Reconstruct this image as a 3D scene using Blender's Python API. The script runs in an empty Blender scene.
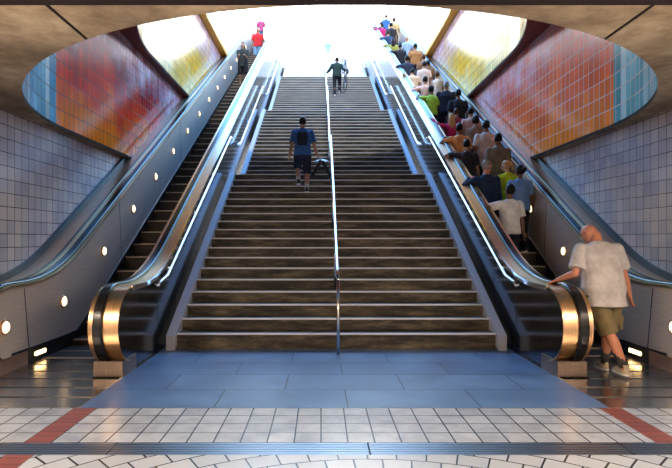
import bpy, bmesh, math, random
from mathutils import Vector, Matrix
from mathutils.geometry import tessellate_polygon
random.seed(7)
SC = bpy.context.scene
COL = SC.collection
PI = math.pi

# ------------------------------------------------------------------ camera
cam_d = bpy.data.cameras.new('camera'); cam = bpy.data.objects.new('camera', cam_d); COL.objects.link(cam)
cam.location = (0, 0, 1.5); cam.rotation_euler = (PI/2, 0, 0)
cam_d.sensor_width = 36; cam_d.lens = 523/672*36
cam_d.shift_x = 15/672; cam_d.shift_y = 6/672
cam_d.clip_start = .05; cam_d.clip_end = 500
SC.camera = cam
# ------------------------------------------------------------------ world
W = bpy.data.worlds.new('world'); SC.world = W; W.use_nodes = True
nt = W.node_tree; nt.nodes.clear()
tc = nt.nodes.new('ShaderNodeTexCoord'); sp = nt.nodes.new('ShaderNodeSeparateXYZ')
rp = nt.nodes.new('ShaderNodeValToRGB'); bg = nt.nodes.new('ShaderNodeBackground'); wo = nt.nodes.new('ShaderNodeOutputWorld')
nt.links.new(tc.outputs['Generated'], sp.inputs[0]); nt.links.new(sp.outputs['Z'], rp.inputs[0])
yr = nt.nodes.new('ShaderNodeMapRange'); yr.inputs[1].default_value = -.35; yr.inputs[2].default_value = .35; yr.inputs[3].default_value = 1.6; yr.inputs[4].default_value = 8.5
nt.links.new(sp.outputs['Y'], yr.inputs[0]); up = nt.nodes.new('ShaderNodeMapRange'); up.inputs[1].default_value = -.04; up.inputs[2].default_value = 0; up.inputs[3].default_value = .06; up.inputs[4].default_value = 1
ml = nt.nodes.new('ShaderNodeMath'); ml.operation = 'MULTIPLY'; nt.links.new(sp.outputs['Z'], up.inputs[0]); nt.links.new(up.outputs[0], ml.inputs[0]); nt.links.new(yr.outputs[0], ml.inputs[1])
nt.links.new(ml.outputs[0], bg.inputs[1]); nt.links.new(rp.outputs[0], bg.inputs[0]); nt.links.new(bg.outputs[0], wo.inputs[0])
e = rp.color_ramp.elements
e[0].position = 0.0; e[0].color = (1, 1, 1, 1)
e[1].position = 0.75; e[1].color = (.12, .40, 1, 1)
q = e.new(.42); q.color = (1, 1, 1, 1)
q = e.new(.52); q.color = (.36, .70, 1, 1)
# ------------------------------------------------------------------ sun and area lamps
def light(name, kind, loc, rot, energy, color, size=None, sy=None):
    d = bpy.data.lights.new(name, kind); d.energy = energy; d.color = color
    if size:
        d.shape = 'RECTANGLE'; d.size = size; d.size_y = sy or size
    o = bpy.data.objects.new(name, d); o.location = loc; o.rotation_euler = rot; COL.objects.link(o); return o
s = light('sun', 'SUN', (0, 30, 30), (math.radians(24), math.radians(4), 0), 2.4, (1, .95, .86)); s.data.angle = .02
light('concourse_lamp', 'AREA', (.2, -1.2, 3.05), (math.radians(12), 0, 0), 45, (1, .88, .75), 6, .5)
light('wall_fill', 'AREA', (-3.9, 1.2, 2.9), (0, math.radians(-25), 0), 130, (1, .82, .66), .3, 2)  # unseen warm fill pair, added to brighten the tiled side walls
light('wall_fill', 'AREA', (4.3, 1.2, 2.9), (0, math.radians(25), 0), 130, (1, .82, .66), .3, 2)
# unseen fill lights, added to brighten the concrete soffit from below
light('soffit_fill', 'AREA', (-2.4, 1.3, .5), (PI+math.radians(28), 0, 0), 390, (1, .74, .50), 1.4, .4)
light('soffit_fill', 'AREA', (2.8, 1.3, .5), (PI+math.radians(28), 0, 0), 390, (1, .74, .50), 1.4, .4)
vs = SC.view_settings
vs.view_transform = 'Standard'; vs.look = 'None'; vs.exposure = 0.35; vs.gamma = 1; vs.use_curve_mapping = False

# ------------------------------------------------------------------ materials
def mat(name, col, rough=.5, metal=0, emit=None, es=1, spec=.5):
    m = bpy.data.materials.new(name); m.use_nodes = True
    b = m.node_tree.nodes['Principled BSDF']
    b.inputs['Base Color'].default_value = (*col, 1); b.inputs['Roughness'].default_value = rough
    b.inputs['Metallic'].default_value = metal; b.inputs['Specular IOR Level'].default_value = spec
    if emit:
        b.inputs['Emission Color'].default_value = (*emit, 1); b.inputs['Emission Strength'].default_value = es
    return m
def N(m, t, **kw):
    n = m.node_tree.nodes.new(t)
    for k, v in kw.items():
        if k in n.inputs: n.inputs[k].default_value = v
        else: setattr(n, k, v)
    return n
def L(m, a, b): m.node_tree.links.new(a, b)
def B(m): return m.node_tree.nodes['Principled BSDF']
def coord(m, kind='Object', scale=(1,1,1), rot=(0,0,0)):
    t = N(m, 'ShaderNodeTexCoord'); mp = N(m, 'ShaderNodeMapping')
    mp.inputs['Scale'].default_value = scale; mp.inputs['Rotation'].default_value = rot
    L(m, t.outputs[kind], mp.inputs[0]); return mp.outputs[0]
def ramp(m, src, stops):
    r = N(m, 'ShaderNodeValToRGB'); L(m, src, r.inputs[0]); el = r.color_ramp.elements
    el[0].position, el[0].color = stops[0][0], (*stops[0][1], 1)
    el[1].position, el[1].color = stops[-1][0], (*stops[-1][1], 1)
    for p, c in stops[1:-1]:
        q = el.new(p); q.color = (*c, 1)
    return r.outputs[0]
def mix(m, f, a, b, mode='MIX'):
    n = N(m, 'ShaderNodeMix', data_type='RGBA', blend_type=mode)
    for i, v in ((0, f), (6, a), (7, b)):
        if hasattr(v, 'is_linked') or hasattr(v, 'links'): L(m, v, n.inputs[i])
        elif i == 0: n.inputs[0].default_value = v
        else: n.inputs[i].default_value = (*v, 1)
    return n.outputs[2]
def noise(m, vec, scale, detail=4, rough=.55):
    n = N(m, 'ShaderNodeTexNoise', Scale=scale, Detail=detail, Roughness=rough); L(m, vec, n.inputs['Vector']); return n.outputs[0]
def bump(m, h, st=.3, dist=.01):
    b = N(m, 'ShaderNodeBump', Strength=st, Distance=dist); L(m, h, b.inputs['Height']); L(m, b.outputs[0], B(m).inputs['Normal'])
def brick(m, vec, w, h, mortar, offset=0, c1=(1,1,1), c2=(.9,.9,.9), cm=(0,0,0)):
    n = N(m, 'ShaderNodeTexBrick', Scale=1.0); n.offset = offset; n.squash = 1
    n.inputs['Brick Width'].default_value = w; n.inputs['Row Height'].default_value = h
    n.inputs['Mortar Size'].default_value = mortar; n.inputs['Mortar Smooth'].default_value = .1
    n.inputs['Color1'].default_value = (*c1, 1); n.inputs['Color2'].default_value = (*c2, 1); n.inputs['Mortar'].default_value = (*cm, 1)
    L(m, vec, n.inputs['Vector']); return n

def m_concrete():
    m = mat('concrete', (.4, .3, .2), .75)
    v = coord(m)
    n1 = noise(m, v, .9, 6, .6); n2 = noise(m, v, 5, 6, .65)
    c = ramp(m, n1, [(.3, (.13, .10, .07)), (.5, (.33, .275, .20)), (.72, (.50, .43, .33))])
    c2 = ramp(m, n2, [(.35, (.55, .5, .45)), (.6, (1, 1, 1))])
    L(m, mix(m, .8, c, c2, 'MULTIPLY'), B(m).inputs['Base Color']); bump(m, n2, .25, .01); return m
def m_walltile():
    m = mat('grey_wall_tile', (.4, .4, .45), .22)
    v = coord(m, 'UV')
    b = brick(m, v, .165, .178, .0045, 0, (.60, .55, .54), (.46, .44, .47), (.03, .025, .025))
    n = noise(m, v, .8, 3); t = ramp(m, n, [(.35, (.62, .62, .75)), (.65, (1, .95, .88))])
    L(m, mix(m, 1, b.outputs[0], t, 'MULTIPLY'), B(m).inputs['Base Color'])
    iv = N(m, 'ShaderNodeMath', operation='SUBTRACT'); iv.inputs[0].default_value = 1; L(m, b.outputs['Fac'], iv.inputs[1])
    bump(m, iv.outputs[0], .5, .006); return m
def m_mural(name, lo, mid, hi, end, ucut, rough=.16, joint=(.05, .04, .035)):
    # tiled mural: colour fields by height, streaks by tile column, a band of another colour at its near end
    m = mat(name, mid, rough, spec=.16)
    t = N(m, 'ShaderNodeTexCoord'); s = N(m, 'ShaderNodeSeparateXYZ'); L(m, t.outputs['UV'], s.inputs[0])
    def M(op, a, b=None):
        n = N(m, 'ShaderNodeMath', operation=op)
        for i, v in enumerate((a, b)):
            if v is None: continue
            if isinstance(v, (int, float)): n.inputs[i].default_value = v
            else: L(m, v, n.inputs[i])
        return n.outputs[0]
    cu = M('FLOOR', M('DIVIDE', s.outputs[0], .165)); cv = M('FLOOR', M('DIVIDE', s.outputs[1], .25))
    wn = N(m, 'ShaderNodeTexWhiteNoise', noise_dimensions='1D'); L(m, cu, wn.inputs['W'])
    cb = N(m, 'ShaderNodeCombineXYZ'); L(m, cu, cb.inputs[0]); L(m, cv, cb.inputs[1])
    ns = N(m, 'ShaderNodeTexNoise', Scale=.31, Detail=3); L(m, cb.outputs[0], ns.inputs['Vector'])
    big = N(m, 'ShaderNodeTexNoise', Scale=.9, Detail=5, Roughness=.7); L(m, t.outputs['UV'], big.inputs['Vector'])
    h = M('ADD', M('ADD', M('MULTIPLY', s.outputs[1], .37), M('MULTIPLY', M('SUBTRACT', big.outputs[0], .5), .9)), M('ADD', M('MULTIPLY', M('SUBTRACT', wn.outputs[0], .5), .12), M('MULTIPLY', M('SUBTRACT', ns.outputs[0], .5), .5)))
    c = ramp(m, h, [(.05, lo), (.32, mid), (.62, hi), (1.0, (.62, .45, .60))])  # lilac last stop paints the pale glare on the upper tiles
    ec = ramp(m, wn.outputs[0], [(0, end[0]), (.5, end[1]), (1, end[2])])
    c = mix(m, M('LESS_THAN', s.outputs[0], ucut), c, ec)
    br = brick(m, t.outputs['UV'], .165, .25, .007, 0, (1,1,1), (.78,.78,.78), (1, 1, 1))
    L(m, mix(m, br.outputs['Fac'], mix(m, 1, c, br.outputs[0], 'MULTIPLY'), joint), B(m).inputs['Base Color'])
    bump(m, M('SUBTRACT', 1, br.outputs['Fac']), .35, .004)
    return m
def m_stone():
    m = mat('stair_stone', (.2, .17, .12), .55)
    v = coord(m, 'Object', (1.1, 1, 6)); v2 = coord(m, 'Object', (3, 3, 9))
    n1 = noise(m, v, 1.5, 6, .7); n2 = noise(m, v2, 3, 5, .6)
    c = ramp(m, n1, [(.36, (.010, .009, .007)), (.47, (.045, .036, .022)), (.60, (.15, .122, .075)), (.8, (.26, .215, .14))])
    c2 = ramp(m, n2, [(.3, (.45, .45, .42)), (.65, (1, 1, 1))])
    L(m, mix(m, .8, c, c2, 'MULTIPLY'), B(m).inputs['Base Color']); return m
def m_slab():
    m = mat('blue_slate_slabs', (.1, .2, .35), .28)
    v = coord(m)
    mp = N(m, 'ShaderNodeMapping'); mp.inputs['Location'].default_value = (.36, -4.67, 0); L(m, v, mp.inputs[0])
    b = brick(m, mp.outputs[0], 1.2, .58, .006, .5, (.15, .26, .43), (.095, .18, .35), (.01, .012, .02))
    n = noise(m, v, 2.3, 6, .65); t = ramp(m, n, [(.3, (.55, .6, .7)), (.7, (1.0, 1.0, 1.0))])
    L(m, mix(m, 1, b.outputs[0], t, 'MULTIPLY'), B(m).inputs['Base Color'])
    rn = N(m, 'ShaderNodeMapRange'); rn.inputs[3].default_value = .2; rn.inputs[4].default_value = .45; L(m, n, rn.inputs[0]); L(m, rn.outputs[0], B(m).inputs['Roughness'])
    return m
def m_floortile():
    m = mat('cream_floor_tile', (.6, .55, .5), .25)
    v = coord(m)
    mp = N(m, 'ShaderNodeMapping'); mp.inputs['Location'].default_value = (.0, -3.87, 0); L(m, v, mp.inputs[0])
    b = brick(m, mp.outputs[0], .2, .2, .006, 0, (.54, .58, .60), (.42, .46, .49), (.015, .015, .02))
    n = noise(m, v, 5, 6, .65); t = ramp(m, n, [(.3, (.7, .7, .72)), (.6, (1, 1, 1))])
    L(m, mix(m, 1, b.outputs[0], t, 'MULTIPLY'), B(m).inputs['Base Color']); return m
def m_arctile():
    # the ring-laid paving beyond the grate
    m = mat('ring_laid_floor_tile', (.6, .55, .5), .25)
    t = N(m, 'ShaderNodeTexCoord'); mp = N(m, 'ShaderNodeMapping'); mp.inputs['Location'].default_value = (-.32, -1.6, 0)
    L(m, t.outputs['Object'], mp.inputs[0])
    s = N(m, 'ShaderNodeSeparateXYZ'); L(m, mp.outputs[0], s.inputs[0])
    ln = N(m, 'ShaderNodeVectorMath', operation='LENGTH'); L(m, mp.outputs[0], ln.inputs[0])
    at = N(m, 'ShaderNodeMath', operation='ARCTAN2'); L(m, s.outputs[0], at.inputs[0]); L(m, s.outputs[1], at.inputs[1])
    ms = N(m, 'ShaderNodeMath', operation='MULTIPLY'); L(m, at.outputs[0], ms.inputs[0]); ms.inputs[1].default_value = 2.0
    cb = N(m, 'ShaderNodeCombineXYZ'); L(m, ms.outputs[0], cb.inputs[0]); L(m, ln.outputs['Value'], cb.inputs[1])
    b = brick(m, cb.outputs[0], .2, .18, .006, .5, (.54, .58, .60), (.42, .46, .49), (.015, .015, .02))
    L(m, b.outputs[0], B(m).inputs['Base Color']); return m
def m_redbrick():
    m = mat('red_brick_tile', (.25, .06, .03), .4); v = coord(m)
    b = brick(m, v, .4, .1, .005, 0, (.30, .075, .045), (.22, .05, .035), (.03, .015, .01))
    L(m, b.outputs[0], B(m).inputs['Base Color']); return m
def m_brushed(name, col, rough, sc=(1, 1, 40), metal=1):
    m = mat(name, col, rough, metal); v = coord(m, 'Object', sc)
    n = noise(m, v, 4, 4); c = ramp(m, n, [(.3, tuple(x*.75 for x in col)), (.7, col)])
    L(m, c, B(m).inputs['Base Color']); bump(m, n, .05, .003); return m
def m_cloth(name, col, rough=.85):
    m = mat(name, col, rough); v = coord(m)
    n = noise(m, v, 9, 4, .6); c = ramp(m, n, [(.3, tuple(x*.72 for x in col)), (.7, tuple(min(1, x*1.08) for x in col))])
    L(m, c, B(m).inputs['Base Color']); bump(m, n, .35, .02); return m

M_conc = m_concrete(); M_wt = m_walltile(); M_stone = m_stone(); M_slab = m_slab(); M_ft = m_floortile(); M_arc = m_arctile(); M_rb = m_redbrick()
M_murL = m_mural('mural_left', (1.0, .26, .015), (.90, .07, .02), (.32, .02, .03), ((.03, .30, .62), (.16, .52, .80), (.62, .80, .92)), 6.5)
M_murR = m_mural('mural_right', (1.0, .26, .02), (.95, .15, .03), (.72, .10, .04), ((.04, .25, .30), (.12, .42, .50), (.60, .80, .88)), 6.5, joint=(.62, .50, .42))
M_murY = m_mural('mural_yellow', (.95, .72, .25), (.90, .50, .02), (.65, .42, .06), ((.5, .3, .4), (.7, .5, .6), (.9, .85, .9)), 5.0)
M_white = mat('white_plaster', (.85, .85, .83), .7)
M_gold = mat('golden_soffit', (.75, .42, .04), .5)
M_redsoff = mat('dark_red_soffit', (.16, .025, .015), .5)
M_dark = mat('dark_edge', (.015, .012, .014), .7, spec=.08)
M_panel = m_brushed('dark_polished_panel', (.15, .165, .20), .15, (30, 1, 1))
M_deck = m_brushed('bronze_deck', (1.0, .66, .36), .3, (20, 1, 1))
M_clad = m_brushed('bronze_cladding', (.72, .42, .26), .38, (20, 1, 1), .8)
M_steel = m_brushed('brushed_steel_panel', (.95, .80, .66), .42, (1, 1, 30), .5)
M_rail = mat('black_rubber', (.012, .012, .014), .22)
M_chrome = mat('polished_steel', (.85, .86, .88), .18, 1)
M_nose = mat('nosing_strip', (.72, .72, .72), .4, .1)
M_string = mat('stringer_stone', (.40, .42, .46), .5)
M_pale = mat('pale_stone_and_glare', (.85, .85, .82), .8)
M_estep = mat('escalator_step', (.035, .028, .024), .45, .4)
M_eedge = mat('escalator_step_edge', (.42, .36, .28), .35, .6)
M_plinth = m_brushed('plinth_metal', (.30, .24, .19), .35, (20, 1, 1), .8)
M_skirt = mat('black_skirt', (.02, .02, .022), .3, .3)
M_plate = m_brushed('landing_plate_metal', (.55, .50, .45), .22, (1, 30, 1))
M_lampglass = mat('lamp_glass', (1, .9, .7), .4, 0, (1, .78, .45), 3.2)
M_grate = m_brushed('grate_metal', (.35, .37, .42), .3, (1, 30, 1))

# ------------------------------------------------------------------ mesh helpers
def link(name, bm, m, parent=None, smooth=False, mods=None):
    bmesh.ops.recalc_face_normals(bm, faces=bm.faces)
    me = bpy.data.meshes.new(name); bm.to_mesh(me); bm.free()
    for mm in (m if isinstance(m, (list, tuple)) else [m]): me.materials.append(mm)
    if smooth:
        for p in me.polygons: p.use_smooth = True
        if smooth == 'angle': me.set_sharp_from_angle(angle=.6)
    o = bpy.data.objects.new(name, me); COL.objects.link(o)
    if parent: o.parent = parent
    return o
def thing(name, label, cat, loc=(0,0,0), rz=0, group=None):
    o = bpy.data.objects.new(name, None); COL.objects.link(o); o.location = loc; o.rotation_euler = (0, 0, rz)
    o.empty_display_size = .2
    return tag(o, label, cat, group)
def tag(o, label, cat, group=None):
    o['label'] = label; o['category'] = cat
    if group: o['group'] = group
    return o
def struct(o): o['kind'] = 'structure'; return o
def box(bm, x0, x1, y0, y1, z0, z1, mi=0):
    vs = [bm.verts.new((x, y, z)) for x in (x0, x1) for y in (y0, y1) for z in (z0, z1)]
    for f in ((0,1,3,2),(4,6,7,5),(0,4,5,1),(2,3,7,6),(0,2,6,4),(1,5,7,3)):
        fc = bm.faces.new([vs[i] for i in f]); fc.material_index = mi
def BX(*a, **k):
    bm = bmesh.new(); box(bm, *a, **k); return bm
def frame(d):
    d = d.normalized(); u = Vector((0, 0, 1)) if abs(d.z) < .9 else Vector((0, 1, 0))
    a = d.cross(u).normalized(); b = d.cross(a).normalized(); return a, b
def tube(bm, pts, r, n=10, cap=True, closed=False, rad=None):
    pts = [Vector(p) for p in pts]; rings = []
    for i, p in enumerate(pts):
        if closed: d = pts[(i+1) % len(pts)]-pts[i-1]
        else: d = pts[min(i+1, len(pts)-1)]-pts[max(i-1, 0)]
        a, b = frame(d); rr = rad[i] if rad else r
        rings.append([bm.verts.new(p+a*math.cos(2*PI*k/n)*rr+b*math.sin(2*PI*k/n)*rr) for k in range(n)])
    m = len(rings)
    for i in range(m if closed else m-1):
        A, Bq = rings[i], rings[(i+1) % m]
        for k in range(n): bm.faces.new((A[k], A[(k+1) % n], Bq[(k+1) % n], Bq[k]))
    if cap and not closed:
        bm.faces.new(rings[0]); bm.faces.new(rings[-1])
def prism(bm, poly, x0, x1):
    # poly in (y,z), extruded along x
    a = [bm.verts.new((x0, y, z)) for y, z in poly]; b = [bm.verts.new((x1, y, z)) for y, z in poly]
    n = len(poly)
    for i in range(n): bm.faces.new((a[i], a[(i+1) % n], b[(i+1) % n], b[i]))
    for t in tessellate_polygon([[Vector((y, z, 0)) for y, z in poly]]):
        if len(set(t)) == 3:
            bm.faces.new([a[i] for i in t]); bm.faces.new([b[i] for i in reversed(t)])
def ribbon(bm, path, x0, x1, t0, t1):
    # solid strip following a (y,z) path; t0,t1 offsets along the path's left normal
    n = len(path); R = []
    for i, (y, z) in enumerate(path):
        y0, z0 = path[max(i-1, 0)]; y1, z1 = path[min(i+1, n-1)]
        d = Vector((y1-y0, z1-z0)).normalized(); nn = Vector((-d.y, d.x))
        R.append([bm.verts.new((x, y+nn.x*t, z+nn.y*t)) for x, t in ((x0, t0), (x1, t0), (x1, t1), (x0, t1))])
    for i in range(n-1):
        for k in range(4): bm.faces.new((R[i][k], R[i][(k+1) % 4], R[i+1][(k+1) % 4], R[i+1][k]))
    bm.faces.new(R[0]); bm.faces.new(R[-1])

CX = .21
SL = .577
# ------------------------------------------------------------------ floor
struct(link('floor', BX(-2.17, 2.59, 4.67, 7.5, -.2, 0), M_slab))
bm = BX(-2.0, 2.48, 3.87, 4.67, -.2, 0); box(bm, -6, -2.2, 3.87, 4.67, -.2, 0); box(bm, 2.68, 6.4, 3.87, 4.67, -.2, 0)
struct(link('floor', bm, M_ft))
bm = BX(-2.0, 2.48, -6, 3.65, -.2, 0); box(bm, -6, -2.2, -6, 3.65, -.2, 0); box(bm, 2.68, 6.4, -6, 3.65, -.2, 0)
struct(link('floor', bm, M_arc))
bm = BX(-2.2, -2.0, 3.87, 4.67, -.2, 0); box(bm, -2.2, -2.0, -6, 3.65, -.2, 0)
struct(link('trim_1', bm, M_rb))
bm = BX(2.48, 2.68, 3.87, 4.67, -.2, 0); box(bm, 2.48, 2.68, -6, 3.65, -.2, 0)
struct(link('trim_2', bm, M_rb))
struct(link('floor', BX(-6, 6.4, 4.67, 34, -.5, -.21), M_conc))
bm = BX(-6, -2.17, 4.67, 9, -.21, -.052); box(bm, 2.59, 6.4, 4.67, 9, -.21, -.052)
struct(link('floor', bm, M_conc))
struct(link('trim_7', BX(-2.18, -2.155, 4.67, 7.0, -.05, .003), M_chrome))
struct(link('trim_8', BX(2.575, 2.60, 4.67, 7.0, -.05, .003), M_chrome))
g = thing('drain_grate', 'long narrow metal drain grate crossing the tiled floor', 'grate', (0, 3.76, 0))
for i in range(6):
    x = -5.2+i*1.85
    bm = bmesh.new(); box(bm, x, x+1.84, -.105, .105, -.1, -.02)
    for k in range(7): box(bm, x, x+1.84, -.105+k*.0316, -.105+k*.0316+.02, -.02, 0)
    link('grate_section', bm, M_grate, g)

# ------------------------------------------------------------------ shell: walls, slabs with oval wells
WL, WR = CX-4.33, CX+4.33
def uvwall(name, pts, z0, z1, m, th=.12):
    # vertical wall through plan points, uv in metres
    bm = bmesh.new(); uv = bm.loops.layers.uv.new('UVMap')
    us = [0]
    for a, b in zip(pts, pts[1:]): us.append(us[-1]+math.dist(a, b))
    n = len(pts); nrm = []
    for i in range(n):
        a = pts[max(i-1, 0)]; b = pts[min(i+1, n-1)]; d = Vector((b[0]-a[0], b[1]-a[1])).normalized(); nrm.append(Vector((-d.y, d.x)))
    sgn = 1 if pts[-1][0] < CX else -1
    f = [[bm.verts.new((p[0], p[1], z)) for z in (z0, z1)] for p in pts]
    k = [[bm.verts.new((p[0]+sgn*q.x*th, p[1]+sgn*q.y*th, z)) for z in (z0, z1)] for p, q in zip(pts, nrm)]
    def face(vl, uvl):
        fc = bm.faces.new(vl)
        for l, c in zip(fc.loops, uvl): l[uv].uv = c
    for i in range(n-1):
        u0, u1, h = us[i], us[i+1], z1-z0
        U = [(u0, 0), (u1, 0), (u1, h), (u0, h)]
        face([f[i][0], f[i+1][0], f[i+1][1], f[i][1]], U)
        face([k[i][0], k[i+1][0], k[i+1][1], k[i][1]], U)
        face([f[i][1], f[i+1][1], k[i+1][1], k[i][1]], [(0, 0)]*4)
        face([f[i][0], f[i+1][0], k[i+1][0], k[i][0]], [(0, 0)]*4)
    for i in (0, n-1): face([f[i][0], f[i][1], k[i][1], k[i][0]], [(0, 0)]*4)
    return struct(link(name, bm, m))
def oval(a, b, yc, yend, side, n=40):
    P = [(CX+side*a*math.sin(t), yc-b*math.cos(t)) for t in (i/n*PI/2 for i in range(n+1))]
    if yend > yc: P.append((CX+side*a, yend))
    return P
def slab(name, z0, z1, a, b, yc, y0, yend, half, m, edge=None):
    bm = bmesh.new()
    def quadbox(p):  # p: 4 plan points
        lo = [bm.verts.new((x, y, z0)) for x, y in p]; hi = [bm.verts.new((x, y, z1)) for x, y in p]
        bm.faces.new(lo); bm.faces.new(hi)
        return lo, hi
    x0, x1 = CX-half, CX+half
    box(bm, x0, x1, y0, yc-b, z0, z1)
    for side in (-1, 1):
        P = oval(a, b, yc, yend, side)
        for i in range(len(P)-1):
            (xa, ya), (xb, yb) = P[i], P[i+1]; xo = CX+side*half
            lo, hi = quadbox([(xa, ya), (xo, ya), (xo, yb), (xb, yb)])
            f = bm.faces.new((lo[0], lo[3], hi[3], hi[0])); f.material_index = 1
            bm.faces.new((lo[1], lo[2], hi[2], hi[1]))
        bm.faces.new((lo[2], lo[3], hi[3], hi[2]))
    bmesh.ops.remove_doubles(bm, verts=bm.verts, dist=1e-5)
    return struct(link(name, bm, [m, edge or M_dark]))
Z1, Z2, Z3 = 3.2, 5.65, 8.65
uvwall('wall_left', [(WL, -6), (WL, 12.2)], -.2, Z1, M_wt)
uvwall('wall_right', [(WR, -6), (WR, 12.2)], -.2, Z1, M_wt)
struct(link('wall_back', BX(WL-.1, WR+.1, -6.2, -6, -.2, Z1), M_conc))
slab('ceiling', Z1, Z1+.05, 4.2, 4.42, 8.2, -6.2, 12.2, 4.6, M_conc)
uvwall('wall_left', oval(4.22, 4.44, 8.2, 17.6, -1), Z1+.05, Z2, M_murL)
uvwall('wall_right', oval(4.22, 4.44, 8.2, 17.6, 1), Z1+.05, Z2, M_murR)
slab('ceiling', Z2, Z2+.06, 4.05, 4.9, 11.93, 3.3, 17.6, 4.6, M_redsoff, M_dark)
uvwall('wall_left', oval(4.08, 4.93, 11.93, 22.2, -1), Z2+.06, Z3, M_murY)
uvwall('wall_right', oval(4.08, 4.93, 11.93, 22.2, 1), Z2+.06, Z3, M_murY)
slab('ceiling', Z3, Z3+.14, 3.86, 4.9, 17.0, 6.6, 22.2, 4.5, M_gold, M_gold)
uvwall('wall_left', oval(4.0, 4.95, 17.0, 33, -1), Z3+.14, Z3+.9, M_white)
uvwall('wall_right', oval(4.0, 4.95, 17.0, 33, 1), Z3+.14, Z3+.9, M_white)
# dark downstand beam and the two movement joints in the soffit
struct(link('trim_3', BX(WL, WR, 3.16, 3.42, 3.035, Z1), M_dark))
for k, x in enumerate((-1.98, 2.40)):
    y1 = 8.2-4.42*math.sqrt(1-((x-CX)/4.2)**2)-.012
    struct(link('trim_%d' % (k+4), BX(x-.012, x+.012, 3.42, y1, Z1-.006, Z1), M_dark))
# street level at the top
ZT = 12.92
bm = BX(-14, 14, 34.6, 60, ZT-.4, ZT); box(bm, -14, CX-2.4, 31.2, 34.6, ZT-.4, ZT); box(bm, CX+2.4, 14, 31.2, 34.6, ZT-.4, ZT)
struct(link('floor', bm, M_pale))

# ------------------------------------------------------------------ staircase
R_, T_ = .165, .287
SX0, SX1 = CX-2.19, CX+2.19
stair = thing('staircase', 'wide stone staircase rising between two escalators in four flights', 'stairs', (CX, 7.19, 0))
flights = []      # (first nose y, z below first riser, count)
z = .05; y = 7.19
for n, land in ((18, 1.53), (19, 1.53), (21, 1.55), (20, 1.6)):
    flights.append((y, z, n)); z += n*R_; y += (n-1)*T_+land
loc = Vector(stair.location)
def steps():
    for fi, (y0, z0, n) in enumerate(flights):
        m = M_pale if fi == 3 else M_stone  # topmost flight paler: the glare up there is put into its colour
        for j in range(1, n):
            yy = y0+(j-1)*T_; zz = z0+j*R_
            zb = zz-R_-.0 if not (fi == 0 and j == 1) else 0
            st = link('step', BX(SX0-loc.x, SX1-loc.x, yy-loc.y, yy+T_-loc.y, zb, zz-.002), m, stair)
            # keep the stone pattern different on every step
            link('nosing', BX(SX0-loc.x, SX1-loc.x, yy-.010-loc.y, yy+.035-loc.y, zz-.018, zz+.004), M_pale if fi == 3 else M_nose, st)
        yy = y0+(n-1)*T_; zz = z0+n*R_
        ye = flights[fi+1][0] if fi < 3 else 34.6
        ld = link('landing', BX(SX0-loc.x, SX1-loc.x, yy-loc.y, ye-loc.y, zz-R_, zz-.002), m, stair)
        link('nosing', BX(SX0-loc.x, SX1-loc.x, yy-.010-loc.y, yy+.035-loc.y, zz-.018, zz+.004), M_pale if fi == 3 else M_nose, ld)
        for sx in (-1, 1):
            xa = sx*2.19; xb = sx*2.31
            s_ = R_/T_; a0 = y0-.1; a1 = yy+.1
            zt = lambda q: z0+R_+(q-y0)*s_+.045
            poly = [(a0-loc.y, max(z0-.05, 0) if fi else 0), (a1-loc.y+.0, zz-.25), (a1-loc.y, zt(a1)-.06), (a1-.12-loc.y, zt(a1-.12)), (a0-loc.y, zt(a0))]
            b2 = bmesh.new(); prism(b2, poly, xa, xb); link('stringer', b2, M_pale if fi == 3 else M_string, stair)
steps()

# centre handrail: a run on each flight
def nose_z(fi, q): y0, z0, n = flights[fi]; return z0+R_+(q-y0)*R_/T_
for fi, lab in enumerate(('polished steel centre handrail on the lowest stair flight', 'polished steel centre handrail on the second flight, beside the man in the blue shirt',
                           'polished steel centre handrail on the third flight, below the man with the bicycle', 'polished steel centre handrail on the topmost flight')):
    y0, z0, n = flights[fi]; ya = y0-.35; yb = y0+(n-1)*T_+.35
    zb = (0 if fi == 0 else z0); zt_ = z0+n*R_
    root = thing('handrail', lab, 'handrail', (.225, ya, zb), 0, 'centre handrails')
    h0 = .95+(0.03 if fi == 0 else 0)
    pts = [(0, 0, h0)]
    for q in (y0-.05, y0+(n-1)*T_-.05): pts.append((0, q-ya, nose_z(fi, q)+.90-zb))
    pts.append((0, yb-ya, zt_+.93-zb))
    bm = bmesh.new(); tube(bm, pts, .024, 12); link('rail', bm, M_chrome, root, True)
    posts = [(0, 0, h0, 0)]
    k = 4
    while k < n-1:
        yy = y0+k*T_-T_/2+.05; posts.append((yy-ya, z0+k*R_-zb, nose_z(fi, yy)+.89-zb, 1)); k += 6
    posts.append((yb-ya, zt_-zb, zt_+.93-zb, 1))
    for (py_, pz0, pz1, _) in posts:
        bm = bmesh.new(); tube(bm, [(0, py_, pz0), (0, py_, pz1)], .021, 12); link('post', bm, M_chrome, root, True)
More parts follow.
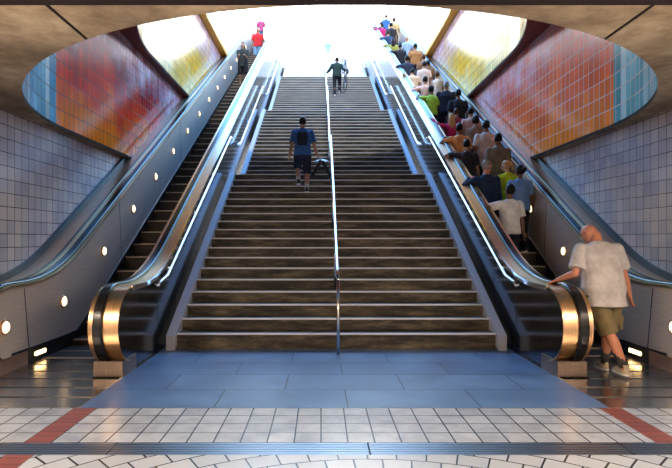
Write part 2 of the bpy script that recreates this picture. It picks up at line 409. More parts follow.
# wall handrails on both flank panels
names = ['lowest', 'second', 'third', 'topmost']
for side, sn in ((-1, 'left'), (1, 'right')):
    for fi in range(3):
        y0, z0, n = flights[fi]; ya = y0-.48; yb = y0+(n-1)*T_+.30
        x = CX+side*2.29; root = thing('wall_handrail', 'steel handrail on the %s flank panel of the %s stair flight' % (sn, names[fi]), 'handrail', (x, ya, z0), 0, 'side handrails of the staircase')
        f = lambda q: nose_z(fi, q)+.86-z0
        wall = side*.085
        pts = [(wall, .02, f(y0-.1)-.10), (0, .0, f(y0-.1)-.10), (0, .06, f(y0-.1)-.06), (0, y0-.1-ya, f(y0-.1)), (0, y0+(n-1)*T_-ya, f(y0+(n-1)*T_)), (0, yb-ya, f(y0+(n-1)*T_)+.03), (wall, yb-ya, f(y0+(n-1)*T_)+.03)]
        bm = bmesh.new(); tube(bm, pts, .022, 10); link('rail', bm, M_chrome, root, True)
        for t in (.04, .35, .65, .96):
            q = y0+t*(n-1)*T_
            bm = bmesh.new(); tube(bm, [(0, q-ya, f(q)-.01), (0, q-ya, f(q)-.08), (wall, q-ya, f(q)-.10)], .011, 8); tube(bm, [(wall*.82, q-ya, f(q)-.10), (wall, q-ya, f(q)-.10)], .035, 12)
            link('bracket', bm, M_chrome, root, True)

# ------------------------------------------------------------------ escalators
def blend(Y, yk, z0, L_=.5):
    if Y < yk-L_: return z0
    if Y > yk+L_: return z0+SL*(Y-yk)
    return z0+SL*(Y-yk+L_)**2/(4*L_)
def top_limit(z, zt): return min(z, zt)
YK = 7.366
def gz(Y): return min(blend(Y, YK, 0, .45), ZT)            # step nosing line
YD = (0.96+3.1)/SL
def dz(Y): return min(blend(Y, YD, .96, .75), ZT+.96)      # balustrade top line
YTOP = (ZT+4.25)/SL
NC, NR = (5.98, .55), .41
def top_path(newel=True, y_end=32.2):
    P = []
    if newel:
        for k in range(17):
            t = -PI/2-0.15+(-(PI-0.15))*k/16     # from the bottom, round the front, to the top
            P.append((NC[0]+NR*math.cos(t), NC[1]+NR*math.sin(t)))
    q = NC[0]+.1
    while q < 8.4: P.append((q, dz(q))); q += .1
    q = 8.6
    while q < YTOP-1: P.append((q, dz(q))); q += 1.0
    P.append((YTOP+.1, dz(YTOP+.1))); P.append((y_end, ZT+.96))
    return P
GR = 'escalator flanking the stairs'
EST = {}
EPH = {-1: 0.0, 1: .13}
def escalator(side, label):
    X = lambda d: side*d            # local offsets from the stair centre line
    root = thing('escalator', label, 'escalator', (CX, 5.0, 0), 0, 'escalators')
    o = Vector((CX, 5.0, 0))
    def lk(name, bm, m, parent=root, smooth=False):
        bmesh.ops.translate(bm, verts=bm.verts, vec=(0, -5.0, 0)); return link(name, bm, m, parent, smooth)
    P = top_path(); body = [p for p in P]
    # inner balustrade, flank panel towards the stairs
    bot = [(32.2, 11.4), (29, 9.5), (20, 5.2), (14, 2.4), (9.0, .2)] + [(8.6, 0), (6.15, 0), (6.15, .15)]
    bm = bmesh.new(); prism(bm, body+bot, X(2.40), X(2.67)); lk('flank_panel', bm, M_panel)
    Q = P
    bm = bmesh.new(); ribbon(bm, Q, X(2.37), X(2.69), -.004, .012); lk('deck', bm, M_deck, smooth='angle')
    bm = bmesh.new(); ribbon(bm, Q, X(2.535), X(2.635), .012, .05); h = lk('handrail', bm, M_rail, smooth='angle')
    bv = h.modifiers.new('bevel', 'BEVEL'); bv.width = .014; bv.segments = 2; bv.limit_method = 'ANGLE'
    bm = bmesh.new(); ribbon(bm, P[16:], X(2.36), X(2.378), -.035, .022); lk('deck_edge', bm, M_chrome)
    lk('plinth', BX(X(2.38), X(2.70), 5.72, 6.15, 0, .17), M_plinth)
    # vertical joints on the flank panel
    for q in (7.0, 7.9):
        lk('panel_joint', BX(X(2.397), X(2.402), q-.004, q+.004, .3 if q < 7.5 else .5, dz(q)-.02), M_skirt)
    # outer balustrade
    skirt = lambda q: max(gz(q)+.03, .17)
    inner = [(q, skirt(q)) for q in [32.2]+[30-1.5*k for k in range(14)]+[8.6, 8.2, 7.9, 7.6, 7.3, 7.0, 6.7, 6.3]]
    bm = bmesh.new(); prism(bm, body+inner, X(3.76), X(3.81)); lk('inner_panel', bm, M_steel)
    for q in (6.35, 9.3, 13.3, 17.6, 21.9):
        ta = (gz(q+.3)-gz(q))
        bm = bmesh.new(); prism(bm, [(q, skirt(q)+.02), (q+.012, skirt(q)+.02), (q-.10+.012, dz(q-.1)-.04), (q-.10, dz(q-.1)-.04)], X(3.757), X(3.761)); lk('panel_joint', bm, M_skirt)
    bm = bmesh.new(); prism(bm, [(5.9, 0), (6.0, .2)]+[(q, skirt(q)+.02) for q in (6.5, 7.0, 7.3, 7.6, 8, 8.5, 15, 22, 29, 32)]+[(32, ZT-.6), (29, gz(29)-.7), (9, gz(9)-.7), (8.2, 0)], X(3.745), X(3.755)); lk('skirt', bm, M_skirt)
    bm = bmesh.new(); prism(bm, [(6.16, .17), (6.5, .17)]+[(q, skirt(q)) for q in (7.0, 7.3, 7.6, 8, 8.5, 15, 22, 29, 32)]+[(32, ZT-.6), (29, gz(29)-.7), (9, gz(9)-.7), (8.2, 0), (6.16, 0)], X(2.671), X(2.69)); lk('skirt', bm, M_skirt)
    bm = bmesh.new(); ribbon(bm, Q, X(3.74), X(4.0), -.004, .012); lk('deck', bm, M_deck, smooth='angle')
    bm = bmesh.new(); ribbon(bm, Q, X(3.79), X(3.89), .012, .05); h = lk('handrail', bm, M_rail, smooth='angle')
    bv = h.modifiers.new('bevel', 'BEVEL'); bv.width = .014; bv.segments = 2; bv.limit_method = 'ANGLE'
    bm = bmesh.new(); ribbon(bm, P[17:], X(4.0), X(4.33 if True else 4), -.05, -.02); lk('outer_cladding', bm, M_clad, smooth='angle')
    bm = bmesh.new(); ribbon(bm, [(p[0], p[1]) for p in P[17:] if p[1] < Z1+1], X(4.27), X(4.33), -.02, .06); lk('wall_seal', bm, M_skirt)
    bm = bmesh.new(); ribbon(bm, [p for p in P[17:]], X(3.985), X(4.01), .0, .03); lk('deck_edge', bm, M_skirt)
    lk('plinth', BX(X(3.74), X(4.0), 5.72, 6.3, 0, .17), M_clad)
    # lamps on the outer panel
    for i in range(15):
        q = 5.87+1.335*i if i else 5.87
        s_ = (dz(q+.05)-dz(q-.05))/.1; ang = math.atan(s_)
        zz = dz(q)-.44/math.cos(ang)
        rim = bmesh.new(); bmesh.ops.create_cone(rim, cap_ends=True, segments=24, radius1=.088, radius2=.082, depth=.016, matrix=Matrix.Translation((X(3.752), q-5, zz)) @ Matrix.Rotation(PI/2, 4, 'Y'))
        lp = link('lamp', rim, M_clad, root, False)
        gl = bmesh.new(); bmesh.ops.create_uvsphere(gl, u_segments=20, v_segments=10, radius=.066, matrix=Matrix.Translation((X(3.744), q-5, zz)) @ Matrix.Diagonal((.3, 1, 1, 1)))
        for k in range(5): box(gl, min(X(3.718), X(3.73)), max(X(3.718), X(3.73)), q-5-.055, q-5+.055, zz-.045+k*.022-.002, zz-.045+k*.022+.002, 1)
        link('lamp_glass', gl, [M_lampglass, M_clad], lp)
    # low comb light
    cl = link('comb_light', BX(X(3.738), X(3.75), 1.42, 1.72, .06, .13), M_skirt, root)
    link('comb_light_glass', BX(X(3.728), X(3.739), 1.45, 1.69, .072, .118), mat('comb_glass', (1, .8, .5), .4, 0, (1, .62, .25), 9), cl)
    # landing plates
    yy = 4.67
    for k in range(6):
        bm = bmesh.new(); box(bm, X(2.38 if yy < 5.5 else 2.70), X(3.74 if yy > 5.6 else 4.33), yy, yy+.275, -.05, .004); lk('landing_plate', bm, M_plate)
        bm = bmesh.new(); box(bm, X(2.38 if yy < 5.5 else 2.70), X(3.74 if yy > 5.6 else 4.33), yy+.275, yy+.33, -.05, -.004); lk('plate_joint', bm, M_skirt)
        yy += .33
    # steps
    proto = None; lst = []
    for k in range(59):
        yk = 6.65+.4*k+EPH[side]
        if yk > YTOP+.3: break
        z = gz(yk) if k > 0 else .004
        if proto is None:
            bm = bmesh.new(); box(bm, X(2.70), X(3.74), 0, .4, -.30, -.003)
            box(bm, X(2.70), X(3.74), -.004, .022, -.02, 0, 1)
            for c in range(34): box(bm, X(2.715)+side*c*.03, X(2.715)+side*(c*.03+.012), .022, .4, -.003, .0)
            for f in bm.faces: pass
            proto = link('step', bm, [M_estep, M_eedge], root); s_ = proto
        else:
            s_ = proto.copy(); COL.objects.link(s_); s_.parent = root
        s_.location = (0, yk-5, z); lst.append((yk, z))
    EST[side] = lst
escalator(-1, 'left escalator, nearly empty, with round lamps along its outer steel panel')
escalator(1, 'right escalator, packed with riders going up')
# under-side fill so that nothing below the flight shows: concrete base under the stairs
bm = bmesh.new(); prism(bm, [(7.6, 0), (12.2, 2.75), (13.9, 2.75), (19, 5.85), (20.6, 5.85), (26.2, 9.2), (27.8, 9.2), (33.4, 12.5), (33.4, 12.0), (8.4, -.2)], CX-2.19, CX+2.19)
struct(link('trim_6', bm, M_conc))

# ------------------------------------------------------------------ people
SKINS = {'light': mat('skin_light', (.62, .36, .25), .5), 'tan': mat('skin_tan', (.42, .22, .13), .5), 'brown': mat('skin_brown', (.20, .09, .05), .5), 'dark': mat('skin_dark', (.09, .04, .025), .5), 'ruddy': mat('skin_ruddy', (.60, .25, .15), .45)}
HAIRS = {'black': mat('hair_black', (.012, .010, .010), .5, spec=.15), 'brown': mat('hair_brown', (.07, .03, .015), .5, spec=.15), 'grey': mat('hair_grey', (.30, .29, .28), .6), 'blond': mat('hair_blond', (.60, .32, .10), .5)}
M_eye = mat('eye', (.85, .85, .85), .2); M_lip = mat('lips', (.45, .12, .10), .4); M_sole = mat('shoe_sole', (.75, .73, .68), .6)
CM = {}
def cloth(c):
    k = tuple(round(x, 3) for x in c)
    if k not in CM: CM[k] = m_cloth('cloth_%d' % len(CM), c)
    return CM[k]
def ik(a, t, l1, l2, pole):
    d = t-a; D = min(d.length, (l1+l2)*.995); dn = d.normalized(); t2 = a+dn*D
    x = (l1*l1-l2*l2+D*D)/(2*D); h = math.sqrt(max(l1*l1-x*x, 0))
    p = pole-dn*pole.dot(dn); p.normalize()
    return a+dn*x+p*h, t2
def capsule(bm, a, b, r0, r1, n=12, flat=False):
    a, b = Vector(a), Vector(b); d = b-a; L_ = d.length
    if L_ < 1e-5: return
    dn = d/L_; u, v = frame(d); prof = []
    if flat: prof = [(0, r0), (L_/2, (r0+r1)/2), (L_, r1)]
    else:
        for k in range(1, 5): t = PI/2*k/4; prof.append((-r0*math.cos(t), r0*math.sin(t)))
        prof.append((L_, r1))
        for k in range(1, 4): t = PI/2*k/4; prof.append((L_+r1*math.sin(t), r1*math.cos(t)))
    rings = [[bm.verts.new(a+dn*s+u*math.cos(2*PI*k/n)*r+v*math.sin(2*PI*k/n)*r) for k in range(n)] for s, r in prof]
    for A, C in zip(rings, rings[1:]):
        for k in range(n): bm.faces.new((A[k], A[(k+1) % n], C[(k+1) % n], C[k]))
    bm.faces.new(rings[0]); bm.faces.new(rings[-1])
def loft(bm, rings, f, n=20, pw=2.3):
    R = []
    for (cx, cy, z, rx, ry) in rings:
        row = []
        for k in range(n):
            t = 2*PI*k/n; c, s = math.cos(t), math.sin(t)
            row.append(bm.verts.new(f(Vector((cx+rx*math.copysign(abs(c)**(2/pw), c), cy+ry*math.copysign(abs(s)**(2/pw), s), z)))))
        R.append(row)
    for A, C in zip(R, R[1:]):
        for k in range(n): bm.faces.new((A[k], A[(k+1) % n], C[(k+1) % n], C[k]))
    bm.faces.new(R[0]); bm.faces.new(R[-1])
def ell(bm, c, r, f, u=16, v=10):
    res = bmesh.ops.create_uvsphere(bm, u_segments=u, v_segments=v, radius=1)
    for q in res['verts']: q.co = f(Vector((c[0]+q.co.x*r[0], c[1]+q.co.y*r[1], c[2]+q.co.z*r[2])))
    return res['verts']

def person(label, loc, h=1.72, yaw=0, skin='tan', hair='black', style='short', shirt=(.5,.5,.5), sleeve='short', pants=(.03,.03,.05), plen='long',
           shoe=(.05,.05,.05), w=1.0, belly=0, lean=0, hyaw=0, hpitch=0, lh=None, rh=None, lf=None, rf=None, vox=.014, hem=.84, group=None, extras=None, female=False, loose=.022, sock=None, side=0):
    """local frame: x right, y ahead of the person, z up. hands lh/rh as (x,y,z,curl) in body units of a 1.75 m figure"""
    s = h/1.75
    root = thing('person', label, 'person', loc, yaw, group)
    R = Matrix.Rotation(-math.radians(lean), 3, 'X') @ Matrix.Rotation(math.radians(side), 3, 'Y'); pv = Vector((0, 0, .95))
    def Bd(p):
        if p.z <= .95: return p*s
        k = min((p.z-.95)/.18, 1.0)
        Rk = Matrix.Rotation(-math.radians(lean*k), 3, 'X') @ Matrix.Rotation(math.radians(side*k), 3, 'Y')
        return (pv+Rk @ (p-pv))*s
    HR = Matrix.Rotation(math.radians(hyaw), 3, 'Z') @ Matrix.Rotation(-math.radians(hpitch), 3, 'X'); hp = Vector((0, 0, 1.54))
    Hd = lambda p: Bd(hp+HR @ (p-hp))
    sw = (.93 if female else 1.0)
    # joints
    sh = {}; J = {}
    for sd, key, tgt in ((-1, 'l', lh), (1, 'r', rh)):
        a = Bd(Vector((sd*.178*sw*(1+(w-1)*.6), 0, 1.385)))/s
        if tgt is None: tgt = (sd*(.27+(w-1)*.25), .04, .80, 18)
        t = Vector(tgt[:3]); el, wr = ik(a, t, .285, .255, Vector((sd*.18, -1, -1.0)))
        J[key] = (a*s, el*s, wr*s, tgt[3] if len(tgt) > 3 else 18, sd)
    K = {}
    for sd, key, tgt in ((-1, 'l', lf), (1, 'r', rf)):
        a = Vector((sd*.088*w, 0, .90)); t = Vector(tgt if tgt else (sd*.105, 0, 0)); heel = t.z
        ank = t+Vector((0, -.03, .085)); kn, ank = ik(a, ank, .425, .40, Vector((sd*.12, 1, 0)))
        K[key] = (a*s, kn*s, ank*s, t*s, sd)
    TR = [(.86, .15*w, .115*w), (.95, .165*w, .12*w), (1.05, .15*w, .112*w), (1.18, .152*w*sw, .112*w), (1.30, .168*w*sw, .118*w), (1.37, .170*sw*(1+(w-1)*.5), .108), (1.42, .142, .088), (1.455, .095, .07), (1.485, .060, .058)]
    # body
    bm = bmesh.new()
    loft(bm, [(0, (belly*.04 if .95 < z < 1.25 else 0), z, rx, ry+(belly*.04 if .95 < z < 1.25 else 0)) for z, rx, ry in TR], Bd)
    capsule(bm, Bd(Vector((0, 0, 1.43))), Bd(Vector((0, .012, 1.56))), .062*s*(.85 if female else 1), .056*s*(.85 if female else 1))
    ell(bm, (0, .018, 1.652), (.076, .095, .105), Hd, 20, 14); ell(bm, (0, .048, 1.592), (.055, .06, .058), Hd)
    capsule(bm, Hd(Vector((0, .105, 1.655))), Hd(Vector((0, .126, 1.615))), .010*s, .016*s, 8)
    for sd in (-1, 1): ell(bm, (sd*.079, .008, 1.632), (.012, .022, .034), Hd, 10, 8)
    for k in 'lr':
        a, el, wr, curl, sd = J[k]
        capsule(bm, a, el, .052*s*w**.5, .041*s); capsule(bm, el, el.lerp(wr, .35), .041*s, .042*s); capsule(bm, el.lerp(wr, .3), wr, .042*s, .027*s)
        # hand
        d = (wr-el).normalized(); upv = Vector((0, 0, 1)) if abs(d.z) < .8 else Vector((-sd, 0, 0))
        pn = (upv-d*upv.dot(d)).normalized()         # back of the hand
        ac = d.cross(pn).normalized()
        if ac.dot(Vector((1, 0, 0) if abs(d.z) < .8 else (0, 1, 0)))*(-sd if abs(d.z) < .8 else 1) < 0: ac = -ac   # towards the thumb
        if curl > 40: d = (d+pn*-.25).normalized()
        p0 = wr+d*.01*s; p1 = wr+d*.085*s
        for c in (-.026, -.009, .009, .026): capsule(bm, p0+ac*c*.7*s, p1+ac*c*s, .014*s, .0125*s, 8)
        for i, (c, ln) in enumerate(((.030, .066), (.010, .076), (-.010, .070), (-.029, .055))):
            q = p1+ac*c*s; dd = d; cr = math.radians(curl)
            for sg, fr in ((.48, .6), (.30, 1.1), (.24, 1.0)):
                dd = (Matrix.Rotation(cr*fr, 3, d.cross(-pn)) @ dd).normalized()
                q2 = q+dd*ln*sg*s; capsule(bm, q, q2, .0098*s, .009*s, 8); q = q2
        tb = p0+ac*.026*s+d*.02*s; td = (d*.7+ac*.75-pn*.25).normalized(); t1 = tb+td*.040*s
        capsule(bm, tb, t1, .0125*s, .011*s, 8); capsule(bm, t1, t1+(td+d*.9-pn*.3).normalized()*.032*s, .011*s, .009*s, 8)
        a, kn, an, ft, sd = K[k]
        capsule(bm, a, kn, .088*s*w, .056*s); capsule(bm, kn, kn.lerp(an, .35)+Vector((0, -.012*s, 0)), .054*s, .056*s*w**.5); capsule(bm, kn.lerp(an, .35)+Vector((0, -.012*s, 0)), an, .056*s*w**.5, .036*s)
        capsule(bm, an+Vector((0, -.01, -.03*s)), ft+Vector((0, .11*s, .032*s)), .036*s, .03*s)
    def rem(bm, name, m, v=None, it=3):
        o = link(name, bm, m, root)
        r = o.modifiers.new('remesh', 'REMESH'); r.mode = 'VOXEL'; r.voxel_size = v or vox; r.use_smooth_shade = True
        q = o.modifiers.new('smooth', 'SMOOTH'); q.factor = .5; q.iterations = it
        return o
    rem(bm, 'body', SKINS[skin], min(vox, .012), 2)
    # shirt
    bm = bmesh.new(); g_ = loose
    rings = [(0, 0, hem, (.162*w+g_*1.3), .12*w+g_*1.3+belly*.05)]+[(0, belly*.02, z, rx+g_, ry+g_+belly*.045*(1 if z < 1.25 else .3)) for z, rx, ry in TR if z > hem+.03 and z < 1.46]+[(0, 0, 1.484, .070, .066)]
    loft(bm, rings, Bd)
    if sleeve != 'none':
        for k in 'lr':
            a, el, wr, curl, sd = J[k]
            r0 = .062*s*w**.5+g_*.5
            if sleeve == 'short': capsule(bm, a, a.lerp(el, .80), r0, r0*1.02, 14, True); ell(bm, (a.x/s, a.y/s, a.z/s), (r0/s,)*3, lambda p: p*s)
            else:
                capsule(bm, a, el, r0, .056*s); capsule(bm, el, wr, .056*s, .040*s, 14, True); ell(bm, (el.x, el.y, el.z), (.056*s,)*3, lambda p: p)
    rem(bm, 'shirt', cloth(shirt))
    # trousers
    bm = bmesh.new()
    loft(bm, [(0, 0, .80, .165*w, .12*w), (0, 0, .88, .172*w, .13*w), (0, 0, .97, .172*w, .128*w), (0, 0, 1.0, .16*w, .12*w)], lambda p: p*s)
    for k in 'lr':
        a, kn, an, ft, sd = K[k]
        if plen == 'long':
            capsule(bm, a, kn, .096*s*w, .070*s); capsule(bm, kn, an-Vector((0, 0, .02)), .070*s, .060*s, 14, True)
        elif plen == 'knee': capsule(bm, a, kn, .105*s*w, .088*s*w, 14, True); capsule(bm, kn-(kn-a)*.05, kn+(an-kn)*.12, .086*s*w, .084*s*w, 14, True)
        else: capsule(bm, a, a.lerp(kn, .72), .105*s*w, .095*s*w, 14, True)
    rem(bm, 'shorts' if plen != 'long' else 'trousers', cloth(pants))
    # shoes
    for k in 'lr':
        a, kn, an, ft, sd = K[k]
        bm = bmesh.new(); T = Vector((0, -.02*s, 0))
        loft(bm, [(ft.x, ft.y+.045*s, ft.z+.012, .044*s, .135*s), (ft.x, ft.y+.045*s, ft.z+.03, .046*s, .138*s), (ft.x, ft.y+.035*s, ft.z+.055*s, .042*s, .12*s), (ft.x, ft.y-.01*s, ft.z+.085*s, .040*s, .07*s), (ft.x, ft.y-.03*s, ft.z+.115*s, .040*s, .048*s)], lambda p: p, 16, 2.2)
        so = link('shoe', bm, cloth(shoe), root, True)
        if vox < .014:
            bm = bmesh.new(); loft(bm, [(ft.x, ft.y+.045*s, ft.z, .047*s, .14*s), (ft.x, ft.y+.045*s, ft.z+.022, .048*s, .141*s)], lambda p: p, 16, 2.2); link('sole', bm, M_sole, so)
        if sock:
            bm = bmesh.new(); capsule(bm, an+(kn-an)*.38, an-Vector((0, 0, .02)), .052*s, .044*s, 12, True); link('sock', bm, cloth(sock), root, True)
    # hair
    if style not in ('bald', 'hood'):
        bm = bmesh.new(); big = {'bushy': 1.22, 'bun': 1.06}.get(style, 1.0)
        vs_ = ell(bm, (0, 0, 0), (1, 1, 1), lambda p: p, 24, 16)
        for q in vs_:
            c = Vector((q.co.x*.084*big, q.co.y*.103*big, q.co.z*.114*big)); 
            if (q.co.y > .25 and q.co.z < .42) or q.co.z < (-.74 if style != 'long' else -.8): c = Vector((c.x*.72, c.y*.72, c.z*.78))
            q.co = Hd(Vector((0, .002, 1.658))+c)
        if style == 'long' or style == 'ponytail':
            if style == 'long': loft(bm, [(0, -.03, 1.68, .08, .07), (0, -.06, 1.58, .092, .06), (0, -.085, 1.46, .10, .045), (0, -.11, 1.36, .085, .03), (0, -.115, 1.31, .05, .018)], Hd, 16, 2)
            else:
                capsule(bm, Hd(Vector((0, -.09, 1.70))), Hd(Vector((.0, -.125, 1.67))), .022*s, .026*s); capsule(bm, Hd(Vector((0, -.125, 1.67))), Hd(Vector((0, -.12, 1.48))), .030*s, .012*s)
        if style == 'bun': ell(bm, (.0, -.125, 1.66), (.055, .05, .055), Hd)
        rem(bm, 'hair', HAIRS[hair], min(vox, .012), 2)
    if extras and 'cap' in extras:
        bm = bmesh.new(); vs_ = ell(bm, (0, 0, 0), (1, 1, 1), lambda p: p, 20, 12)
        for q in vs_: q.co = Hd(Vector((q.co.x*.09, .01+q.co.y*.108, 1.70+max(q.co.z, -.1)*.085)))
        loft(bm, [(0, .13, 1.695, .06, .06), (0, .13, 1.705, .06, .06)], Hd, 14, 2); link('cap', bm, cloth(extras['cap']), root, True)
    if vox < .0145:
        for sd in (-1, 1):
            bm = bmesh.new(); ell(bm, (sd*.031, .101, 1.662), (.014, .010, .009), Hd, 10, 8); link('eye', bm, M_eye, root, True)
        bm = bmesh.new(); ell(bm, (0, .103, 1.585), (.024, .008, .008), Hd, 10, 8); link('lips', bm, M_lip, root, True)
    root['_h'] = h
    del root['_h']
    return root, J, K, s

def pix(px, py, Y): return ((px-321)*Y/523, Y, 1.5-(py-240)*Y/523)
LV, RV = EST[-1], EST[1]
def rider(side, px, py, want, label, **kw):
    best = None
    for (yk, zk) in EST[side]:
        Yp = yk+.20; zt_ = 1.5-(py-240)*Yp/523; hh = zt_-zk
        if best is None or abs(hh-want) < abs(best[0]-want): best = (hh, Yp, zk)
    hh, Yp, zk = best; hh = max(1.45, min(1.95, hh))
    x = (px-321)*Yp/523
    lim = (CX+2.84, CX+3.50) if side > 0 else (CX-3.50, CX-2.93)
    x = min(max(x, lim[0]), lim[1])
    kw.setdefault('vox', .012 if Yp < 11 else .016 if Yp < 18 else .022)
    kw.setdefault('group', 'riders on the right escalator' if side > 0 else 'riders on the left escalator')
    return person(label, (x, Yp-.03, zk+.001), h=hh, **kw), (x, Yp, zk, hh)

def rail_hand(x, Yp, zk, hh, side=1, ahead=.10):
    """hand target on the inner handrail for a rider of the right escalator standing at x"""
    s = hh/1.75; yh = Yp+ahead; xr = CX+2.585
    return ((xr-x)/s, ahead/s, (dz(yh)+.065-zk)/s, 45)
# -- men on the stairs
k = 15
fy, fz, fn = flights[0]
yA = fy+(k-1)*T_+.13; zA = fz+k*R_
p_blue = person('man in a blue t-shirt and dark shorts climbing the stairs, black folded frame in hand', (-.40, yA, zA), h=1.66, skin='tan', hair='black', shirt=(.03, .13, .38), pants=(.012, .016, .04), plen='knee',
       shoe=(.01, .01, .01), lf=(-.10, .17, .165*1.75/1.66+.03), rf=(.10, -.02, 0), lh=(-.30, .02, .84, 25), rh=(.34, .10, .86, 60), lean=7, vox=.011, w=1.08, sock=(.7, .7, .7), side=0)
# black panel on the back of the shirt
root, J, K, s_ = p_blue
bm = bmesh.new(); loft(bm, [(0, -.136, 1.06, .10, .012), (0, -.138, 1.16, .12, .012), (0, -.142, 1.28, .125, .012), (0, -.130, 1.36, .11, .012)], lambda p: (p+Vector((0, (p.z-.95)*.123, 0)))*s_); link('back_print', bm, cloth((.01, .02, .05)), root)
hand = Vector(root.location)+J['r'][2]
# folded frame
fr = thing('folding_frame', 'black folding frame with splayed padded legs carried by the man in the blue shirt', 'folding frame', (hand.x+.09, hand.y+.03, hand.z-.06))
M_bk = mat('black_foam', (.01, .01, .012), .6)
for sx in (-1, 1):
    for sy in (-.05, .05):
        bm = bmesh.new(); capsule(bm, (sx*.03, sy, -.08), (sx*.20, sy, -.38), .030, .034); link('leg', bm, M_bk, fr, True)
bm = bmesh.new(); tube(bm, [(-.20, 0, -.13), (-.10, 0, -.05), (0, 0, -.02), (.12, 0, -.05), (.22, 0, -.13)], .012); link('handle', bm, M_chrome, fr, True)
bm = bmesh.new(); capsule(bm, (-.07, 0, -.07), (.09, 0, -.07), .035, .035); link('hinge', bm, M_chrome, fr, True)
bm = bmesh.new(); tube(bm, [(-.13, .0, -.26), (.13, 0, -.26)], .010); link('crossbar', bm, M_bk, fr, True)

fy, fz, fn = flights[2]; k = 10; yB = fy+(k-1)*T_+.13; zB = fz+k*R_
p_bike = person('man in a dark green jacket climbing with a bicycle, hand on the centre rail', ((337-321)*yB/523, yB, zB), h=1.78, skin='brown', hair='black', shirt=(.012, .035, .03), sleeve='long', pants=(.012, .012, .02),
       lf=(-.10, -.02, 0), rf=(.10, .17, .17), lh=(-.46, .28, 1.12, 50), rh=(.36, .15, 1.22, 60), lean=8, vox=.014, w=1.08, shoe=(.6, .6, .6))
root, J, K, s_ = p_bike
bm = bmesh.new(); loft(bm, [(0, -.115, 1.16, .02, .012), (0, -.125, 1.24, .06, .012), (0, -.125, 1.32, .045, .012)], lambda p: p*s_+Vector((0, .05, 0))); link('back_print', bm, cloth((.03, .30, .12)), root)
# bicycle, stood on end
bk = thing('bicycle', 'black bicycle held nearly upright beside the man in the green jacket', 'bicycle', (root.location.x+.33, yB+.16, zB+1.02))
bk.rotation_euler = (math.radians(68), 0, math.radians(10))
M_tyre = mat('tyre', (.01, .01, .01), .6); M_frame = mat('bicycle_frame', (.02, .03, .05), .3, .4)
for wy in (-.50, .50):
    bm = bmesh.new(); tube(bm, [(0, wy+.33*math.cos(t), .33*math.sin(t)) for t in (2*PI*i/40 for i in range(40))], .018, 8, closed=True); wh = link('wheel', bm, M_tyre, bk, True)
    bm = bmesh.new()
    for i in range(14):
        t = 2*PI*i/14; tube(bm, [(0, wy, 0), (0, wy+.32*math.cos(t), .32*math.sin(t))], .002, 4)
    link('spokes', bm, M_chrome, wh)
    bm = bmesh.new(); tube(bm, [(-.05, wy, 0), (.05, wy, 0)], .02, 10); link('hub', bm, M_chrome, wh)
bm = bmesh.new()
for a, b in (((0, -.50, 0), (0, -.15, -.04)), ((0, -.50, 0), (0, -.22, .42)), ((0, -.15, -.04), (0, -.22, .50)), ((0, -.22, .42), (0, .34, .46)), ((0, -.15, -.04), (0, .36, .38)), ((0, .33, .52), (0, .42, .22)), ((0, .42, .22), (0, .50, 0))): tube(bm, [a, b], .016, 8)
link('frame', bm, M_frame, bk, True)
bm = bmesh.new(); tube(bm, [(-.25, .36, .60), (-.05, .34, .56), (.05, .34, .56), (.25, .36, .60)], .013, 8); link('handlebar', bm, M_tyre, bk, True)
bm = bmesh.new(); loft(bm, [(0, -.25, .50, .05, .13), (0, -.24, .53, .065, .14), (0, -.24, .545, .05, .12)], lambda p: p); link('saddle', bm, M_tyre, bk, True)
bm = bmesh.new(); tube(bm, [(.03, -.15+.09*math.cos(t), -.04+.09*math.sin(t)) for t in (2*PI*i/24 for i in range(24))], .008, 6, closed=True); tube(bm, [(.03, -.15, -.04), (.09, -.15, -.20)], .009, 6); link('crank', bm, M_chrome, bk, True)

yT = 34.0
person('person in a white and pale blue top at the top of the stairs', ((328-321)*yT/523, yT, ZT), h=1.62, yaw=PI, skin='light', hair='blond', shirt=(.35, .5, .75), pants=(.75, .78, .85), vox=.022, rh=(.30, .25, 1.05, 30), lh=(-.30, .25, 1.05, 30), female=True, w=1.0)

# -- left escalator
rider(-1, 243, 43, 1.66, 'woman in black with long dark hair looking at her hands on the left escalator', skin='tan', hair='black', style='long', shirt=(.02, .025, .025), pants=(.01, .01, .012), plen='knee', yaw=PI, lh=(-.12, .30, 1.13, 40), rh=(.12, .30, 1.13, 40), female=True, vox=.014, hem=.72, hpitch=20, shoe=(.3, .18, .12), w=1.12)
rider(-1, 258, 28, 1.74, 'man in a bright red t-shirt and pale denim shorts coming down the left escalator', skin='tan', hair='grey', shirt=(.75, .02, .03), pants=(.25, .42, .62), plen='knee', yaw=PI, vox=.016, w=1.12, shoe=(.7, .7, .7))
rider(-1, 261, 17, 1.6, 'topmost rider of the left escalator, in pink and blue behind the man in red', skin='light', hair='brown', shirt=(.75, .12, .35), pants=(.10, .35, .55), yaw=PI, vox=.02)

